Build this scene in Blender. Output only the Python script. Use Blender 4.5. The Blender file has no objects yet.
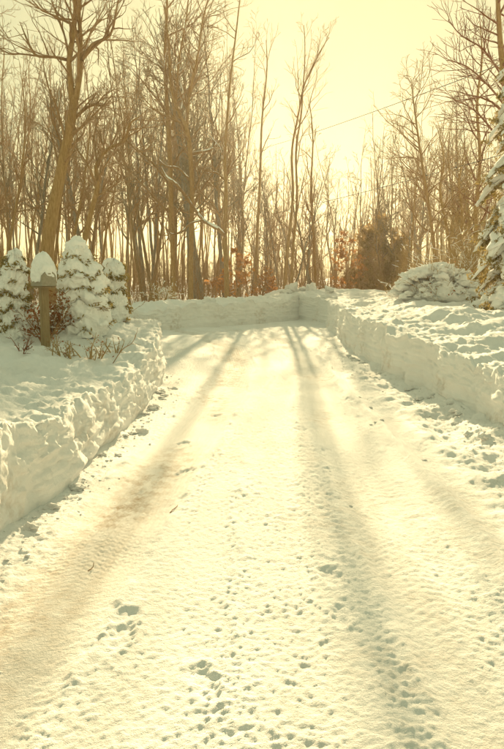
import bpy, math, random
import numpy as np
from mathutils import Vector

S = bpy.context.scene
COL = S.collection
R = math.radians

# ------------------------------------------------------------------ camera, sky, sun, exposure
PITCH = 7.55
CAM_Z = 1.6
FPX = 728.0                      # focal length in pixels of the 504 x 749 photograph
cam_d = bpy.data.cameras.new('camera')
cam_d.sensor_fit = 'HORIZONTAL'
cam_d.sensor_width = 36.0
cam_d.lens = FPX / 504.0 * 36.0
cam_d.clip_start = 0.05
cam_d.clip_end = 3000
cam = bpy.data.objects.new('camera', cam_d)
COL.objects.link(cam)
cam.location = (0, 0, CAM_Z)
cam.rotation_euler = (R(90 - PITCH), 0, 0)
S.camera = cam

SUN_EL, SUN_AZ = 15.0, 2.6       # degrees; azimuth measured from +Y towards +X
w = bpy.data.worlds.new('World')
S.world = w
w.use_nodes = True
wn, wl = w.node_tree.nodes, w.node_tree.links
wn.clear()
sky = wn.new('ShaderNodeTexSky')
sky.sky_type = 'NISHITA'
sky.sun_disc = False
sky.sun_elevation = R(SUN_EL)
sky.sun_rotation = R(SUN_AZ)
sky.air_density = 1.0
sky.dust_density = 0.4
sky.ozone_density = 1.0
hazy = wn.new('ShaderNodeGamma'); hazy.inputs[1].default_value = 0.11      # milky winter air: evens out the clear-sky contrast
sat = wn.new('ShaderNodeHueSaturation'); sat.inputs[1].default_value = 2.6
tint = wn.new('ShaderNodeMix'); tint.data_type = 'RGBA'; tint.blend_type = 'MULTIPLY'
tint.inputs[0].default_value = 1.0
tint.inputs[7].default_value = (1.0, 0.945, 0.515, 1)      # the photograph's warm white balance
bg = wn.new('ShaderNodeBackground'); bg.inputs[1].default_value = 0.15
wo = wn.new('ShaderNodeOutputWorld')
wl.new(sky.outputs[0], hazy.inputs[0]); wl.new(hazy.outputs[0], sat.inputs[4]); wl.new(sat.outputs[0], tint.inputs[6]); wl.new(tint.outputs[2], bg.inputs[0]); wl.new(bg.outputs[0], wo.inputs[0])

sun_d = bpy.data.lights.new('sun', 'SUN')
sun_d.energy = 3.5
sun_d.angle = R(0.6)
sun_d.color = (1.0, 0.77, 0.43)
sun = bpy.data.objects.new('sun', sun_d)
COL.objects.link(sun)
az, el = R(SUN_AZ), R(SUN_EL)
sdir = Vector((math.sin(az) * math.cos(el), math.cos(az) * math.cos(el), math.sin(el)))
sun.rotation_euler = sdir.to_track_quat('Z', 'Y').to_euler()
sun.location = (0, 0, 40)

S.view_settings.view_transform = 'Standard'
S.view_settings.look = 'None'
S.view_settings.gamma = 1.0
S.view_settings.use_curve_mapping = False
S.view_settings.exposure = 1.94
S.cycles.use_denoising = True
S.cycles.max_bounces = 6
S.cycles.diffuse_bounces = 3
S.cycles.volume_bounces = 0
S.cycles.transparent_max_bounces = 4

HAZE_DENSITY = 0.00038


def at(px, py, Y):
    """a pixel of the photograph at the distance Y of the thing it belongs to"""
    a = (px - 252.0) / FPX
    b = -(py - 374.5) / FPX
    cp, sp = math.cos(R(PITCH)), math.sin(R(PITCH))
    d = np.array([a, cp + b * sp, -sp + b * cp])
    k = Y / d[1]
    return np.array([0, 0, CAM_Z]) + d * k


# ------------------------------------------------------------------ noise
def _hash(ix, iy, iz, seed):
    with np.errstate(over='ignore'):
        h = (ix.astype(np.int64) * 374761393 + iy.astype(np.int64) * 668265263 + iz.astype(np.int64) * 2147483647 + seed * 1274126177) & 0xffffffff
        h = ((h ^ (h >> 13)) * 1274126177) & 0xffffffff
        h = ((h ^ (h >> 16)) * 2246822519) & 0xffffffff
        h = h ^ (h >> 15)
    return (h & 0xffffff) / float(0x1000000)


def vnoise(x, y, z=0.0, seed=0):
    x, y, z = np.broadcast_arrays(np.asarray(x, float), np.asarray(y, float), np.asarray(z, float))
    ix, iy, iz = np.floor(x), np.floor(y), np.floor(z)
    fx, fy, fz = x - ix, y - iy, z - iz
    fx, fy, fz = (f * f * f * (f * (f * 6 - 15) + 10) for f in (fx, fy, fz))
    r = 0
    flat = not np.any(fz)
    for dz in ((0,) if flat else (0, 1)):
        wz = 1.0 if flat else (fz if dz else 1 - fz)
        for dy in (0, 1):
            wy = fy if dy else 1 - fy
            for dx in (0, 1):
                wx = fx if dx else 1 - fx
                r = r + _hash(ix + dx, iy + dy, iz + dz, seed) * wx * wy * wz
    return r * 2 - 1


def fbm(x, y, z=0.0, o=4, seed=0):
    x, y, z = np.asarray(x, float), np.asarray(y, float), np.asarray(z, float)
    r, a = 0, 1.0
    for k in range(o):
        r = r + a * vnoise(x, y, z, seed + 17 * k)
        a *= 0.5
        x, y, z = x * 2.03 + 5.2, y * 2.03 + 1.3, (z * 2.03 + 8.7 if np.any(z) else z)
    return r


def worley(x, y, seed=0):
    ix, iy = np.floor(x), np.floor(y)
    best = np.full(np.shape(x), 9.0)
    for dy in (-1, 0, 1):
        for dx in (-1, 0, 1):
            cx, cy = ix + dx, iy + dy
            z0 = np.zeros_like(cx)
            px = cx + _hash(cx, cy, z0, seed)
            py = cy + _hash(cx, cy, z0 + 1, seed)
            best = np.minimum(best, (px - x) ** 2 + (py - y) ** 2)
    return np.sqrt(best)


def sstep(a, b, x):
    t = np.clip((x - a) / (b - a), 0, 1)
    return t * t * (3 - 2 * t)


# ------------------------------------------------------------------ mesh helpers
def mesh_np(name, V, F, smooth=True, attrs=None):
    V = np.asarray(V, np.float32); F = np.asarray(F, np.int32)
    me = bpy.data.meshes.new(name)
    n, k = F.shape
    me.vertices.add(len(V)); me.vertices.foreach_set('co', V.ravel())
    me.loops.add(n * k); me.loops.foreach_set('vertex_index', F.ravel())
    me.polygons.add(n)
    me.polygons.foreach_set('loop_start', np.arange(0, n * k, k, dtype=np.int32))
    me.polygons.foreach_set('loop_total', np.full(n, k, np.int32))
    me.polygons.foreach_set('use_smooth', np.full(n, bool(smooth)))
    if attrs:
        for an, av in attrs.items():
            a = me.attributes.new(an, 'FLOAT', 'POINT')
            a.data.foreach_set('value', np.asarray(av, np.float32).ravel())
    me.update(calc_edges=True)
    return me


def obj(name, me, mat, parent=None):
    o = bpy.data.objects.new(name, me)
    COL.objects.link(o)
    if mat is not None and len(me.materials) == 0:
        me.materials.append(mat)
    if parent is not None:
        o.parent = parent
    return o


def tag(o, label=None, cat=None, group=None, kind=None):
    if label: o['label'] = label
    if cat: o['category'] = cat
    if group: o['group'] = group
    if kind: o['kind'] = kind
    return o


def empty(name, loc=(0, 0, 0), label=None, cat=None, group=None):
    o = bpy.data.objects.new(name, None)
    COL.objects.link(o)
    o.location = loc
    o.empty_display_size = 0.2
    return tag(o, label, cat, group)


def copy_tree(o, parent=None):
    c = o.copy(); COL.objects.link(c); c.parent = parent
    for ch in o.children:
        copy_tree(ch, c)
    return c


def grid_faces(nr, nc, wrap=False):
    i = np.arange(nr - 1)[:, None]; j = np.arange(nc if wrap else nc - 1)[None, :]
    j2 = (j + 1) % nc
    return np.stack([i * nc + j, i * nc + j2, (i + 1) * nc + j2, (i + 1) * nc + j], -1).reshape(-1, 4)


def tubes(lines, sides_of=None):
    """lines: list of (pts (k,3), radii (k,), sides) -> verts, quads"""
    groups = {}
    for p, r, s in lines:
        groups.setdefault((len(p), s), []).append((p, r))
    VV, FF, base = [], [], 0
    for (k, s), lst in groups.items():
        P = np.array([a for a, b in lst], float); Rr = np.array([b for a, b in lst], float)
        T = np.gradient(P, axis=1)
        T /= np.linalg.norm(T, axis=2, keepdims=True) + 1e-9
        m = P[:, -1] - P[:, 0]
        m /= np.linalg.norm(m, axis=1, keepdims=True) + 1e-9
        ref = np.where(np.abs(m[:, 2:3]) > 0.8, np.array([[1.0, 0, 0]]), np.array([[0, 0, 1.0]]))
        ref = np.broadcast_to(ref[:, None, :], P.shape)
        A = np.cross(T, ref); A /= np.linalg.norm(A, axis=2, keepdims=True) + 1e-9
        B = np.cross(T, A)
        ang = np.arange(s) * 2 * math.pi / s
        V = P[:, :, None, :] + Rr[:, :, None, None] * (np.cos(ang)[None, None, :, None] * A[:, :, None, :] + np.sin(ang)[None, None, :, None] * B[:, :, None, :])
        f = grid_faces(k, s, True)
        F = (f[None] + (np.arange(len(lst)) * k * s)[:, None, None]).reshape(-1, 4) + base
        VV.append(V.reshape(-1, 3)); FF.append(F); base += V.size // 3
    return np.concatenate(VV), np.concatenate(FF)


def tube_mesh(name, lines):
    V, F = tubes(lines)
    return mesh_np(name, V, F)


def leaf_quads(C, size, rng, aspect=0.5, up=None):
    """small leaf faces at the points C"""
    n = len(C)
    d = rng.normal(size=(n, 3)); d /= np.linalg.norm(d, axis=1, keepdims=True)
    if up is not None:
        d = d + up; d /= np.linalg.norm(d, axis=1, keepdims=True) + 1e-9
    e = np.cross(d, rng.normal(size=(n, 3))); e /= np.linalg.norm(e, axis=1, keepdims=True) + 1e-9
    s = (size * (0.6 + 0.8 * rng.random(n)))[:, None]
    V = np.stack([C - d * s * .5, C + e * s * aspect * .5, C + d * s * .5, C - e * s * aspect * .5], 1).reshape(-1, 3)
    F = np.arange(4 * n).reshape(-1, 4)
    return V, F


_ico = {}
def ico(sub):
    if sub not in _ico:
        t = (1 + 5 ** .5) / 2
        V = [(-1, t, 0), (1, t, 0), (-1, -t, 0), (1, -t, 0), (0, -1, t), (0, 1, t), (0, -1, -t), (0, 1, -t), (t, 0, -1), (t, 0, 1), (-t, 0, -1), (-t, 0, 1)]
        V = [np.array(v) / np.linalg.norm(v) for v in V]
        F = [(0, 11, 5), (0, 5, 1), (0, 1, 7), (0, 7, 10), (0, 10, 11), (1, 5, 9), (5, 11, 4), (11, 10, 2), (10, 7, 6), (7, 1, 8), (3, 9, 4), (3, 4, 2), (3, 2, 6), (3, 6, 8), (3, 8, 9), (4, 9, 5), (2, 4, 11), (6, 2, 10), (8, 6, 7), (9, 8, 1)]
        for _ in range(sub):
            mid = {}; F2 = []
            def m(a, b):
                k = (min(a, b), max(a, b))
                if k not in mid:
                    v = V[a] + V[b]; V.append(v / np.linalg.norm(v)); mid[k] = len(V) - 1
                return mid[k]
            for a, b, c in F:
                ab, bc, ca = m(a, b), m(b, c), m(c, a)
                F2 += [(a, ab, ca), (b, bc, ab), (c, ca, bc), (ab, bc, ca)]
            F = F2
        _ico[sub] = (np.array(V), np.array(F, np.int32))
    return _ico[sub]


def blob(c, rad, seed, sub=3, amp=0.25, freq=1.6, under=0.45, rough=0.0):
    V, F = ico(sub)
    n = fbm(V[:, 0] * freq + seed * 3.1, V[:, 1] * freq, V[:, 2] * freq + 7.7, 4, seed)
    P = V * (1 + amp * n)[:, None]
    P[:, 2] = np.where(P[:, 2] < 0, P[:, 2] * under, P[:, 2])
    return P * np.array(rad) + np.array(c), F


def join(parts):
    VV, FF, b = [], [], 0
    for V, F in parts:
        VV.append(V); FF.append(F + b); b += len(V)
    return np.concatenate(VV), np.concatenate(FF)


# ------------------------------------------------------------------ materials
def new_mat(name):
    m = bpy.data.materials.new(name); m.use_nodes = True
    nt = m.node_tree
    return m, nt, nt.nodes['Principled BSDF'], nt.nodes['Material Output']


def noise_node(nt, scale, detail=4, rough=.55, coord=None):
    n = nt.nodes.new('ShaderNodeTexNoise'); n.inputs['Scale'].default_value = scale
    n.inputs['Detail'].default_value = detail; n.inputs['Roughness'].default_value = rough
    if coord is not None: nt.links.new(coord, n.inputs['Vector'])
    return n


def ramp(nt, fac, stops):
    r = nt.nodes.new('ShaderNodeValToRGB')
    el = r.color_ramp.elements
    while len(el) < len(stops): el.new(0.5)
    for e, (p, c) in zip(el, stops):
        e.position = p; e.color = (*c, 1)
    nt.links.new(fac, r.inputs[0])
    return r


def snow_material(name, dirt=False, bump=0.4, scale=1.0):
    m, nt, b, out = new_mat(name)
    tc = nt.nodes.new('ShaderNodeTexCoord').outputs['Object']
    n1 = noise_node(nt, 1.7, 5, .6, tc)
    c = ramp(nt, n1.outputs[0], [(.25, (.84, .83, .81)), (.7, (.90, .90, .89))])
    col = c.outputs[0]
    if dirt:
        a = nt.nodes.new('ShaderNodeAttribute'); a.attribute_name = 'dirt'
        pk = nt.nodes.new('ShaderNodeAttribute'); pk.attribute_name = 'pack'
        px_ = nt.nodes.new('ShaderNodeMix'); px_.data_type = 'RGBA'; px_.inputs[7].default_value = (.66, .61, .54, 1)
        pm = nt.nodes.new('ShaderNodeMath'); pm.operation = 'MULTIPLY'; pm.inputs[1].default_value = .45
        nt.links.new(pk.outputs['Fac'], pm.inputs[0]); nt.links.new(pm.outputs[0], px_.inputs[0]); nt.links.new(col, px_.inputs[6])
        col = px_.outputs[2]
        n2 = noise_node(nt, 9, 6, .7, tc)
        mr = nt.nodes.new('ShaderNodeMapRange'); mr.inputs[1].default_value = .42; mr.inputs[2].default_value = .68
        nt.links.new(n2.outputs[0], mr.inputs[0])
        mu = nt.nodes.new('ShaderNodeMath'); mu.operation = 'MULTIPLY'
        nt.links.new(mr.outputs[0], mu.inputs[0]); nt.links.new(a.outputs['Fac'], mu.inputs[1])
        mx = nt.nodes.new('ShaderNodeMix'); mx.data_type = 'RGBA'
        mx.inputs[7].default_value = (.36, .25, .14, 1)
        nt.links.new(mu.outputs[0], mx.inputs[0]); nt.links.new(col, mx.inputs[6])
        col = mx.outputs[2]
    nt.links.new(col, b.inputs['Base Color'])
    b.inputs['Roughness'].default_value = .9
    b.inputs['Specular IOR Level'].default_value = .1
    f1 = noise_node(nt, 55 * scale, 5, .65, tc)
    f2 = noise_node(nt, 260 * scale, 3, .6, tc)
    ad = nt.nodes.new('ShaderNodeMath'); ad.operation = 'MULTIPLY_ADD'; ad.inputs[1].default_value = .35
    nt.links.new(f2.outputs[0], ad.inputs[0]); nt.links.new(f1.outputs[0], ad.inputs[2])
    bp = nt.nodes.new('ShaderNodeBump'); bp.inputs['Strength'].default_value = bump; bp.inputs['Distance'].default_value = .012 / scale
    nt.links.new(ad.outputs[0], bp.inputs['Height']); nt.links.new(bp.outputs[0], b.inputs['Normal'])
    return m


def simple_mat(name, c0, c1, scale=20, rough=.8, bump=.5, stretch=(1, 1, 1), dist=.01, trans=0.0):
    m, nt, b, out = new_mat(name)
    tc = nt.nodes.new('ShaderNodeTexCoord').outputs['Object']
    mp = nt.nodes.new('ShaderNodeMapping'); mp.inputs['Scale'].default_value = stretch
    nt.links.new(tc, mp.inputs[0])
    n = noise_node(nt, scale, 5, .65, mp.outputs[0])
    c = ramp(nt, n.outputs[0], [(.3, c0), (.7, c1)])
    nt.links.new(c.outputs[0], b.inputs['Base Color'])
    b.inputs['Roughness'].default_value = rough
    b.inputs['Specular IOR Level'].default_value = .2
    if bump:
        bp = nt.nodes.new('ShaderNodeBump'); bp.inputs['Strength'].default_value = bump; bp.inputs['Distance'].default_value = dist
        nt.links.new(n.outputs[0], bp.inputs['Height']); nt.links.new(bp.outputs[0], b.inputs['Normal'])
    if trans:
        t = nt.nodes.new('ShaderNodeBsdfTranslucent'); nt.links.new(c.outputs[0], t.inputs[0])
        mx = nt.nodes.new('ShaderNodeMixShader'); mx.inputs[0].default_value = trans
        nt.links.new(b.outputs[0], mx.inputs[1]); nt.links.new(t.outputs[0], mx.inputs[2]); nt.links.new(mx.outputs[0], out.inputs[0])
    return m


M_SNOW = snow_material('snow')
M_CLOD = simple_mat('clod_snow', (.82, .81, .79), (.90, .90, .89), 30, .9, .5, dist=.01, trans=.15)
M_ROAD = snow_material('road_snow', dirt=True, bump=.85)
M_BANK = snow_material('bank_snow', dirt=True, bump=.8, scale=.7)
M_BARK = simple_mat('bark', (.26, .155, .065), (.48, .31, .14), 14, .9, .8, (3, 3, .5), .02)
M_BARK2 = simple_mat('bark_grey', (.23, .155, .08), (.42, .29, .16), 12, .9, .6, (3, 3, .6), .01)
M_BARK3 = simple_mat('bark_ash', (.17, .14, .10), (.36, .31, .24), 9, .9, .7, (3, 3, .8), .012)
M_TWIG2 = simple_mat('twig_grey', (.19, .145, .09), (.32, .25, .16), 10, .9, 0)
M_TWIG = simple_mat('twig', (.26, .155, .075), (.40, .25, .125), 10, .9, 0)
M_REDTWIG = simple_mat('red_twig', (.20, .09, .05), (.32, .16, .09), 10, .9, 0)
M_GOLD = simple_mat('dry_stem', (.34, .23, .10), (.48, .34, .16), 10, .9, 0)
M_LEAF = simple_mat('beech_leaf', (.42, .19, .06), (.58, .30, .11), 6, .7, 0, trans=.45)
M_RUST = simple_mat('dead_leaf', (.22, .08, .03), (.38, .16, .06), 9, .7, 0, trans=.35)
M_NEEDLE = simple_mat('needle', (.25, .19, .065), (.38, .29, .11), 8, .8, 0, trans=.4)
M_CEDAR = simple_mat('cedar', (.30, .20, .08), (.45, .31, .13), 8, .8, 0, trans=.45)
M_POST = simple_mat('weathered_wood', (.20, .14, .07), (.36, .27, .15), 18, .85, .6, (4, 4, .4), .006)
M_METAL = simple_mat('mailbox_paint', (.26, .23, .17), (.36, .32, .24), 30, .55, .2, dist=.002)
M_WIRE = simple_mat('wire', (.05, .05, .05), (.08, .08, .08), 10, .6, 0)

# ------------------------------------------------------------------ the plan of the road
def xl(y):                                   # foot of the left bank
    y = np.asarray(y, float)
    b = np.interp(y, [-5, 4.8, 5.6, 7.1, 9.4, 12, 14], [-1.68, -1.56, -1.43, -1.36, -1.33, -1.42, -1.5])
    t = np.clip((y - 12.0) / 1.25, 0, .999)
    return b - 1.3 * (1 - np.sqrt(1 - t ** 2)) + .05 * fbm(y * 1.3, 3.3, 0, 3, 5)


def xr(y):                                   # foot of the right bank
    y = np.asarray(y, float)
    return np.interp(y, [-5, 3, 7.6, 13.9, 19, 23, 25.5, 27, 28, 28.8, 29.4], [2.75, 2.65, 2.48, 2.08, 2.2, 2.42, 2.45, 2.2, 1.75, 1.1, .2]) + .07 * fbm(y * 1.1, 8.3, 0, 3, 9)


FAR = np.array([(-24, 17.5), (-16, 17.8), (-9, 18.8), (-5.6, 20.4), (-2.75, 22.6), (0, 25.6), (2.6, 28.9), (4.4, 31.6)], float)

# ---- road surface: packed snow with ruts, tread, footprints
TRACK_L = ([-5, 2, 3.7, 5.5, 8.8, 13, 17, 21, 25], [-1.35, -1.15, -.95, -.8, -.50, -.25, -.5, -1.6, -3.5])
TRACK_R = ([-5, 3, 5.5, 9, 14, 18, 22, 26], [.95, .92, .90, .95, 1.05, .8, -.2, -2.0])
TRACK_M = ([-5, 3, 5, 9, 13, 17, 22], [.25, .22, .15, .25, .75, 1.0, .3])
FEET = [(125, 622, 12), (205, 681, -18), (345, 612, 10), (331, 576, 0), (184, 470, 25), (118, 640, 12), (300, 430, 0), (215, 415, 20), (182, 442, 15)]


def ground_at(px, py):
    a = (px - 252.0) / FPX; b = -(py - 374.5) / FPX
    cp, sp = math.cos(R(PITCH)), math.sin(R(PITCH))
    d = np.array([a, cp + b * sp, -sp + b * cp]); k = CAM_Z / -d[2]
    return d[0] * k, d[1] * k


def road_z(x, y):
    z = .022 * fbm(x * .9, y * .55, 0, 3, 1)
    tl, tr, tm = (np.interp(y, *T) for T in (TRACK_L, TRACK_R, TRACK_M))
    dl, dr, dm = x - tl, x - tr, x - tm
    wl_ = np.exp(-(dl / .30) ** 4); wr_ = np.exp(-(dr / .24) ** 4); wm_ = np.exp(-(dm / .22) ** 4)
    smooth = np.clip(wl_ * .85 + wr_ * .55 + wm_ * .25, 0, 1)
    # crumbled snow between the tracks
    tm0 = np.interp(y, *TRACK_M)
    patch = .6 + .55 * sstep(-.35, .35, fbm((x - tm0) * 2.6, y * .16, 0, 3, 22) + .4 * vnoise(x * 2, y * 1.2, 0, 24))
    w1 = worley(x * 9 + .8 * vnoise(x * 4, y * 4, 0, 3), y * 8, 4)
    w2 = worley(x * 19, y * 17, 6)
    w3 = worley(x * 34, y * 30, 8)
    crumb = (.010 * np.clip(.6 - w1, 0, 1) ** 1.2 * sstep(-.2, .3, vnoise(x * 3, y * 3, 0, 12)) + .016 * np.clip(.55 - w2, -.04, 1) * (.45 + .55 * sstep(-.5, .4, vnoise(x * 5, y * 4, 0, 13))) + .016 * np.clip(.5 - w3, -.08, 1))
    z = z + crumb * (1 - .85 * smooth) * patch * .88
    # ruts and tread
    z = z - .030 * wl_ - .026 * wr_ - .010 * wm_
    ribs = np.abs(((dl / .046) % 1.0) - .5) * 2
    chev = np.abs((((y + np.abs(dl) * .6) / .055) % 1.0) - .5) * 2
    keep = sstep(-.35, .25, fbm(x * 1.1, y * .6, 0, 3, 31))
    z = z + wl_ * keep * (.010 * (ribs - .5) + .007 * (chev - .5))
    ribs2 = np.abs((((y * .8 + np.abs(dr) * .7) / .06) % 1.0) - .5) * 2
    z = z + wr_ * sstep(-.1, .5, fbm(x * 1.1, y * .5, 0, 3, 33)) * .0032 * (ribs2 - .5)
    ribs3 = np.abs((((y * .9 - np.abs(dm) * .7) / .055) % 1.0) - .5) * 2
    z = z + wm_ * sstep(-.1, .4, fbm(x * 1.1, y * .5, 0, 3, 36)) * .0022 * (ribs3 - .5)
    for tc_, off_, am, sd in ((tl, -.36, .016, 81), (tl, .34, .018, 82), (tm, -.27, .012, 83), (tm, .25, .012, 84), (tr, -.27, .016, 85), (tr, .29, .018, 86), (tl, -.02, .009, 87)):
        q = x - tc_ - off_ - .03 * vnoise(y * .7, sd * 1.0, 0, sd)
        z = z + am * np.exp(-(q / .035) ** 2) * sstep(-.5, .4, fbm(y * 2.2, x * 4, 0, 3, sd + 10))
    # ridge thrown up by the plough on the right, softer snow outside it
    e = x - (1.40 + .05 * fbm(y * .9, 2.1, 0, 3, 41))
    brk = .55 + .45 * vnoise(y * 1.7, 4.4, 0, 44)
    z = z + .055 * np.exp(-(e / .07) ** 2) * (.6 + .6 * brk) * (y < 16)
    z = z + sstep(0, .5, e) * (.05 + .05 * fbm(x * 2.5, y * 2.0, 0, 4, 47)) * sstep(17, 12, y)
    # loose heap along both feet
    z = z + .10 * np.exp(-np.clip(xr(y) - x, 0, 9) / .14) * (.4 + .6 * (vnoise(y * 3, 1, 0, 51) * .5 + .5))
    lf = np.where(y < 12.8, np.clip(x - xl(y), 0, 9), 9)
    z = z + .05 * np.exp(-lf / .10) * (vnoise(y * 3, 2, 0, 53) * .5 + .5)
    for i, (px, py, a) in enumerate(FEET):
        fx, fy = ground_at(px, py)
        k = (np.abs(x - fx) < .5) & (np.abs(y - fy) < .6)
        if not k.any(): continue
        c, s = math.cos(R(a)), math.sin(R(a))
        u = (x[k] - fx) * c - (y[k] - fy) * s; v = (x[k] - fx) * s + (y[k] - fy) * c
        wd = .052 + .015 * (v > 0)
        q = np.sqrt((u / wd) ** 2 + (v / .14) ** 2) + .28 * fbm(u * 14, v * 14, 0, 3, 60 + i)
        z[k] += -.012 * sstep(1.15, .5, q) + .005 * np.exp(-((q - 1.25) / .22) ** 2)
    return z


def road_pack(x, y):
    tl, tr, tm = (np.interp(y, *T) for T in (TRACK_L, TRACK_R, TRACK_M))
    n = .65 + .35 * fbm(x * 3, y * .5, 0, 3, 91)
    p = 1.0 * np.exp(-((x - tl) / .27) ** 4) + .45 * np.exp(-((x - tl - .55) / .12) ** 4) + .5 * np.exp(-((x - tr) / .22) ** 4) + .4 * np.exp(-((x - tm) / .16) ** 4)
    for k, o in enumerate((-.13, .0, .12)):
        p = p + .5 * np.exp(-((x - tl - o) / .025) ** 2) * sstep(-.3, .3, fbm(y * .8, k * 3.1, 0, 2, 95 + k))
    return np.clip(p * n, 0, 1.4)


def road_dirt(x, y):
    tl = np.interp(y, *TRACK_L)
    d = .75 * np.exp(-((x - tl + .05) / .30) ** 2) * sstep(-.45, .45, fbm(x * 1.2, y * .5, 0, 3, 71))
    d = d + .35 * np.exp(-((x - np.interp(y, *TRACK_R)) / .3) ** 2) * sstep(0, .6, fbm(x * 1.5, y * .7, 0, 3, 73))
    d = d + .25 * sstep(.35, .8, fbm(x * 1.1, y * .6, 0, 4, 76))
    return np.clip(d, 0, 1)


def sheet(name, xs, ys, zf, mat, attr=None):
    X, Y = np.meshgrid(xs, ys)
    x, y = X.ravel(), Y.ravel()
    z = zf(x, y)
    return obj(name, mesh_np(name, np.stack([x, y, z], 1), grid_faces(len(ys), len(xs)), True, {'dirt': attr(x, y), 'pack': road_pack(x, y)} if attr else None), mat)


ys = np.concatenate([np.arange(-5, 1.8, .08), 1.8 * 1.0042 ** np.arange(0, 690)])
road = tag(sheet('road', np.arange(-2.3, 3.3, .0105), ys, road_z, M_ROAD, road_dirt), 'snow packed driveway with tyre tracks and footprints', kind='structure')
street = tag(sheet('side_road', np.arange(-26, -2.2, .07), np.arange(11.5, 26, .06), lambda x, y: road_z(x, y) - .004, M_ROAD, road_dirt), 'snow packed road curving away behind the snowbank', kind='structure')


# ---- ploughed banks, swept along their feet
def bank(name, foot, normal, h, depth, back, seed, label, nt_wall=60, nt_top=90, rough=1.0):
    """foot (n,2) along the bank, normal (n,2) into the bank, h (n,) wall height"""
    n = len(foot)
    tw = np.linspace(0, 1, nt_wall); tt = np.linspace(0, 1, nt_top + 1)[1:] ** 1.6
    s = np.concatenate([[0], np.cumsum(np.linalg.norm(np.diff(foot, axis=0), axis=1))])
    Sg = s[:, None]
    off_w = np.broadcast_to((.08 * tw ** 1.3)[None], (n, nt_wall)) * (1 + .6 * vnoise(Sg * .8, 1.1, 0, seed))
    z_w = h[:, None] * (tw[None] ** .85)
    lip = .05 + .05 * vnoise(Sg * 2.2, 3.0, 0, seed + 2)
    off_t = off_w[:, -1:] + depth * tt[None]
    z_t = h[:, None] + lip * np.sin(np.clip(tt[None] * 7, 0, math.pi)) + back(s[:, None], depth * tt[None])
    off = np.concatenate([off_w, off_t], 1); z = np.concatenate([z_w, z_t], 1)
    X = foot[:, 0:1] + normal[:, 0:1] * off; Y = foot[:, 1:2] + normal[:, 1:2] * off; Z = z
    top = sstep(.5, 1.0, z / np.maximum(h[:, None], .1))
    # ragged plough-cut face
    nz = Z * 1.0
    f = (.032 * fbm(X * 1.5, Y * 1.5, nz * 2.5, 4, seed + 5) + .014 * np.abs(fbm(X * 5, Y * 5, nz * 6, 4, seed + 7)) + .013 * fbm(X * 16, Y * 16, nz * 16, 4, seed + 9) + .014 * fbm(X * .8, Y * .8, nz * 16, 3, seed + 8) + .02 * sstep(.1, .25, fbm(X * 4, Y * 4, nz * 8, 3, seed + 10))) * rough
    face = np.zeros_like(off); face[:, :nt_wall] = 1
    face[:, nt_wall:] = np.exp(-(off_t - off_w[:, -1:]) / .12)
    foot_fix = np.concatenate([sstep(0, .15, tw), np.ones(nt_top)])[None]
    X = X - normal[:, 0:1] * f * face * foot_fix; Y = Y - normal[:, 1:2] * f * face * foot_fix
    # lumpy top: drifts, thrown blocks
    g = .07 * fbm(X * 1.3, Y * 1.3, 0, 4, seed + 11) + .034 * sstep(.15, .4, fbm(X * 2.6, Y * 2.2, 0, 3, seed + 13)) + .020 * fbm(X * 7, Y * 7, 0, 5, seed + 15) + .012 * fbm(X * 22, Y * 22, 0, 3, seed + 16) + .018 * np.clip(.55 - worley(X * 4.5, Y * 4.5, seed + 17), 0, 1)
    Z = Z + g * top * rough
    Z[:, 0] -= .12
    dirt = np.clip(.45 * (1 - top) * sstep(.1, .6, fbm(X * 2, Y * 2, Z * 3, 3, seed + 20)), 0, 1)
    V = np.stack([X, Y, Z], -1).reshape(-1, 3)
    return tag(obj(name, mesh_np(name, V, grid_faces(n, nt_wall + nt_top), True, {'dirt': dirt}), M_BANK), label, kind='structure')


yl = np.concatenate([np.arange(-5, 2, .08), 2 * 1.006 ** np.arange(0, 317)]); yl = yl[yl < 13.22]
hl = np.interp(yl, [-5, 4.8, 7.1, 8.6, 10, 11.5, 12.6, 13.22], [.66, .60, .54, .50, .62, .80, .88, .15])
left_bank = bank('snow_bank', np.stack([xl(yl), yl], 1), np.tile([-1.0, 0], (len(yl), 1)), hl, 11.0,
                 lambda s, d: .10 * sstep(.2, 1.6, d) - .22 * sstep(4, 9, d) - .45 * sstep(9.5, 11, d), 100, 'waist-high ploughed snowbank beside the mailbox and shrubs', nt_top=220)
yr = np.concatenate([np.arange(-5, 2, .08), 2 * 1.006 ** np.arange(0, 460)]); yr = yr[yr < 29.2]
hr = np.interp(yr, [-5, 5, 7.6, 11, 14, 18, 22, 26, 28, 30.5], [.72, .68, .62, .70, .80, .82, .80, .86, .95, .9])
right_bank = bank('snow_bank', np.stack([xr(yr), yr], 1), np.tile([1.0, 0], (len(yr), 1)), hr, 11.0,
                  lambda s, d: .12 * sstep(.2, 1.5, d) - .12 * sstep(3, 8, d) - .55 * sstep(9.5, 11, d), 200, 'broad ploughed snowbank running towards the snow-covered bush', nt_top=220)
sf = np.concatenate([[0], np.cumsum(np.linalg.norm(np.diff(FAR, axis=0), axis=1))])
sq = np.linspace(0, sf[-1], 620)
ff = np.stack([np.interp(sq, sf, FAR[:, 0]), np.interp(sq, sf, FAR[:, 1])], 1)
for _ in range(30): ff[1:-1] = (ff[:-2] + ff[1:-1] * 2 + ff[2:]) / 4
tg = np.gradient(ff, axis=0); tg /= np.linalg.norm(tg, axis=1, keepdims=True)
hf = np.interp(ff[:, 0], [-24, -4, -2, 0, 1.4, 2.4, 3.2, 4.4], [.66, .66, .62, .70, .78, 1.0, 1.0, .9])
hf = hf + .10 * fbm(ff[:, 0] * .9, ff[:, 1] * .9, 0, 4, 333) + .08 * sstep(.1, .3, fbm(ff[:, 0] * 1.7, ff[:, 1] * 1.7, 0, 2, 335))
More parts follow.
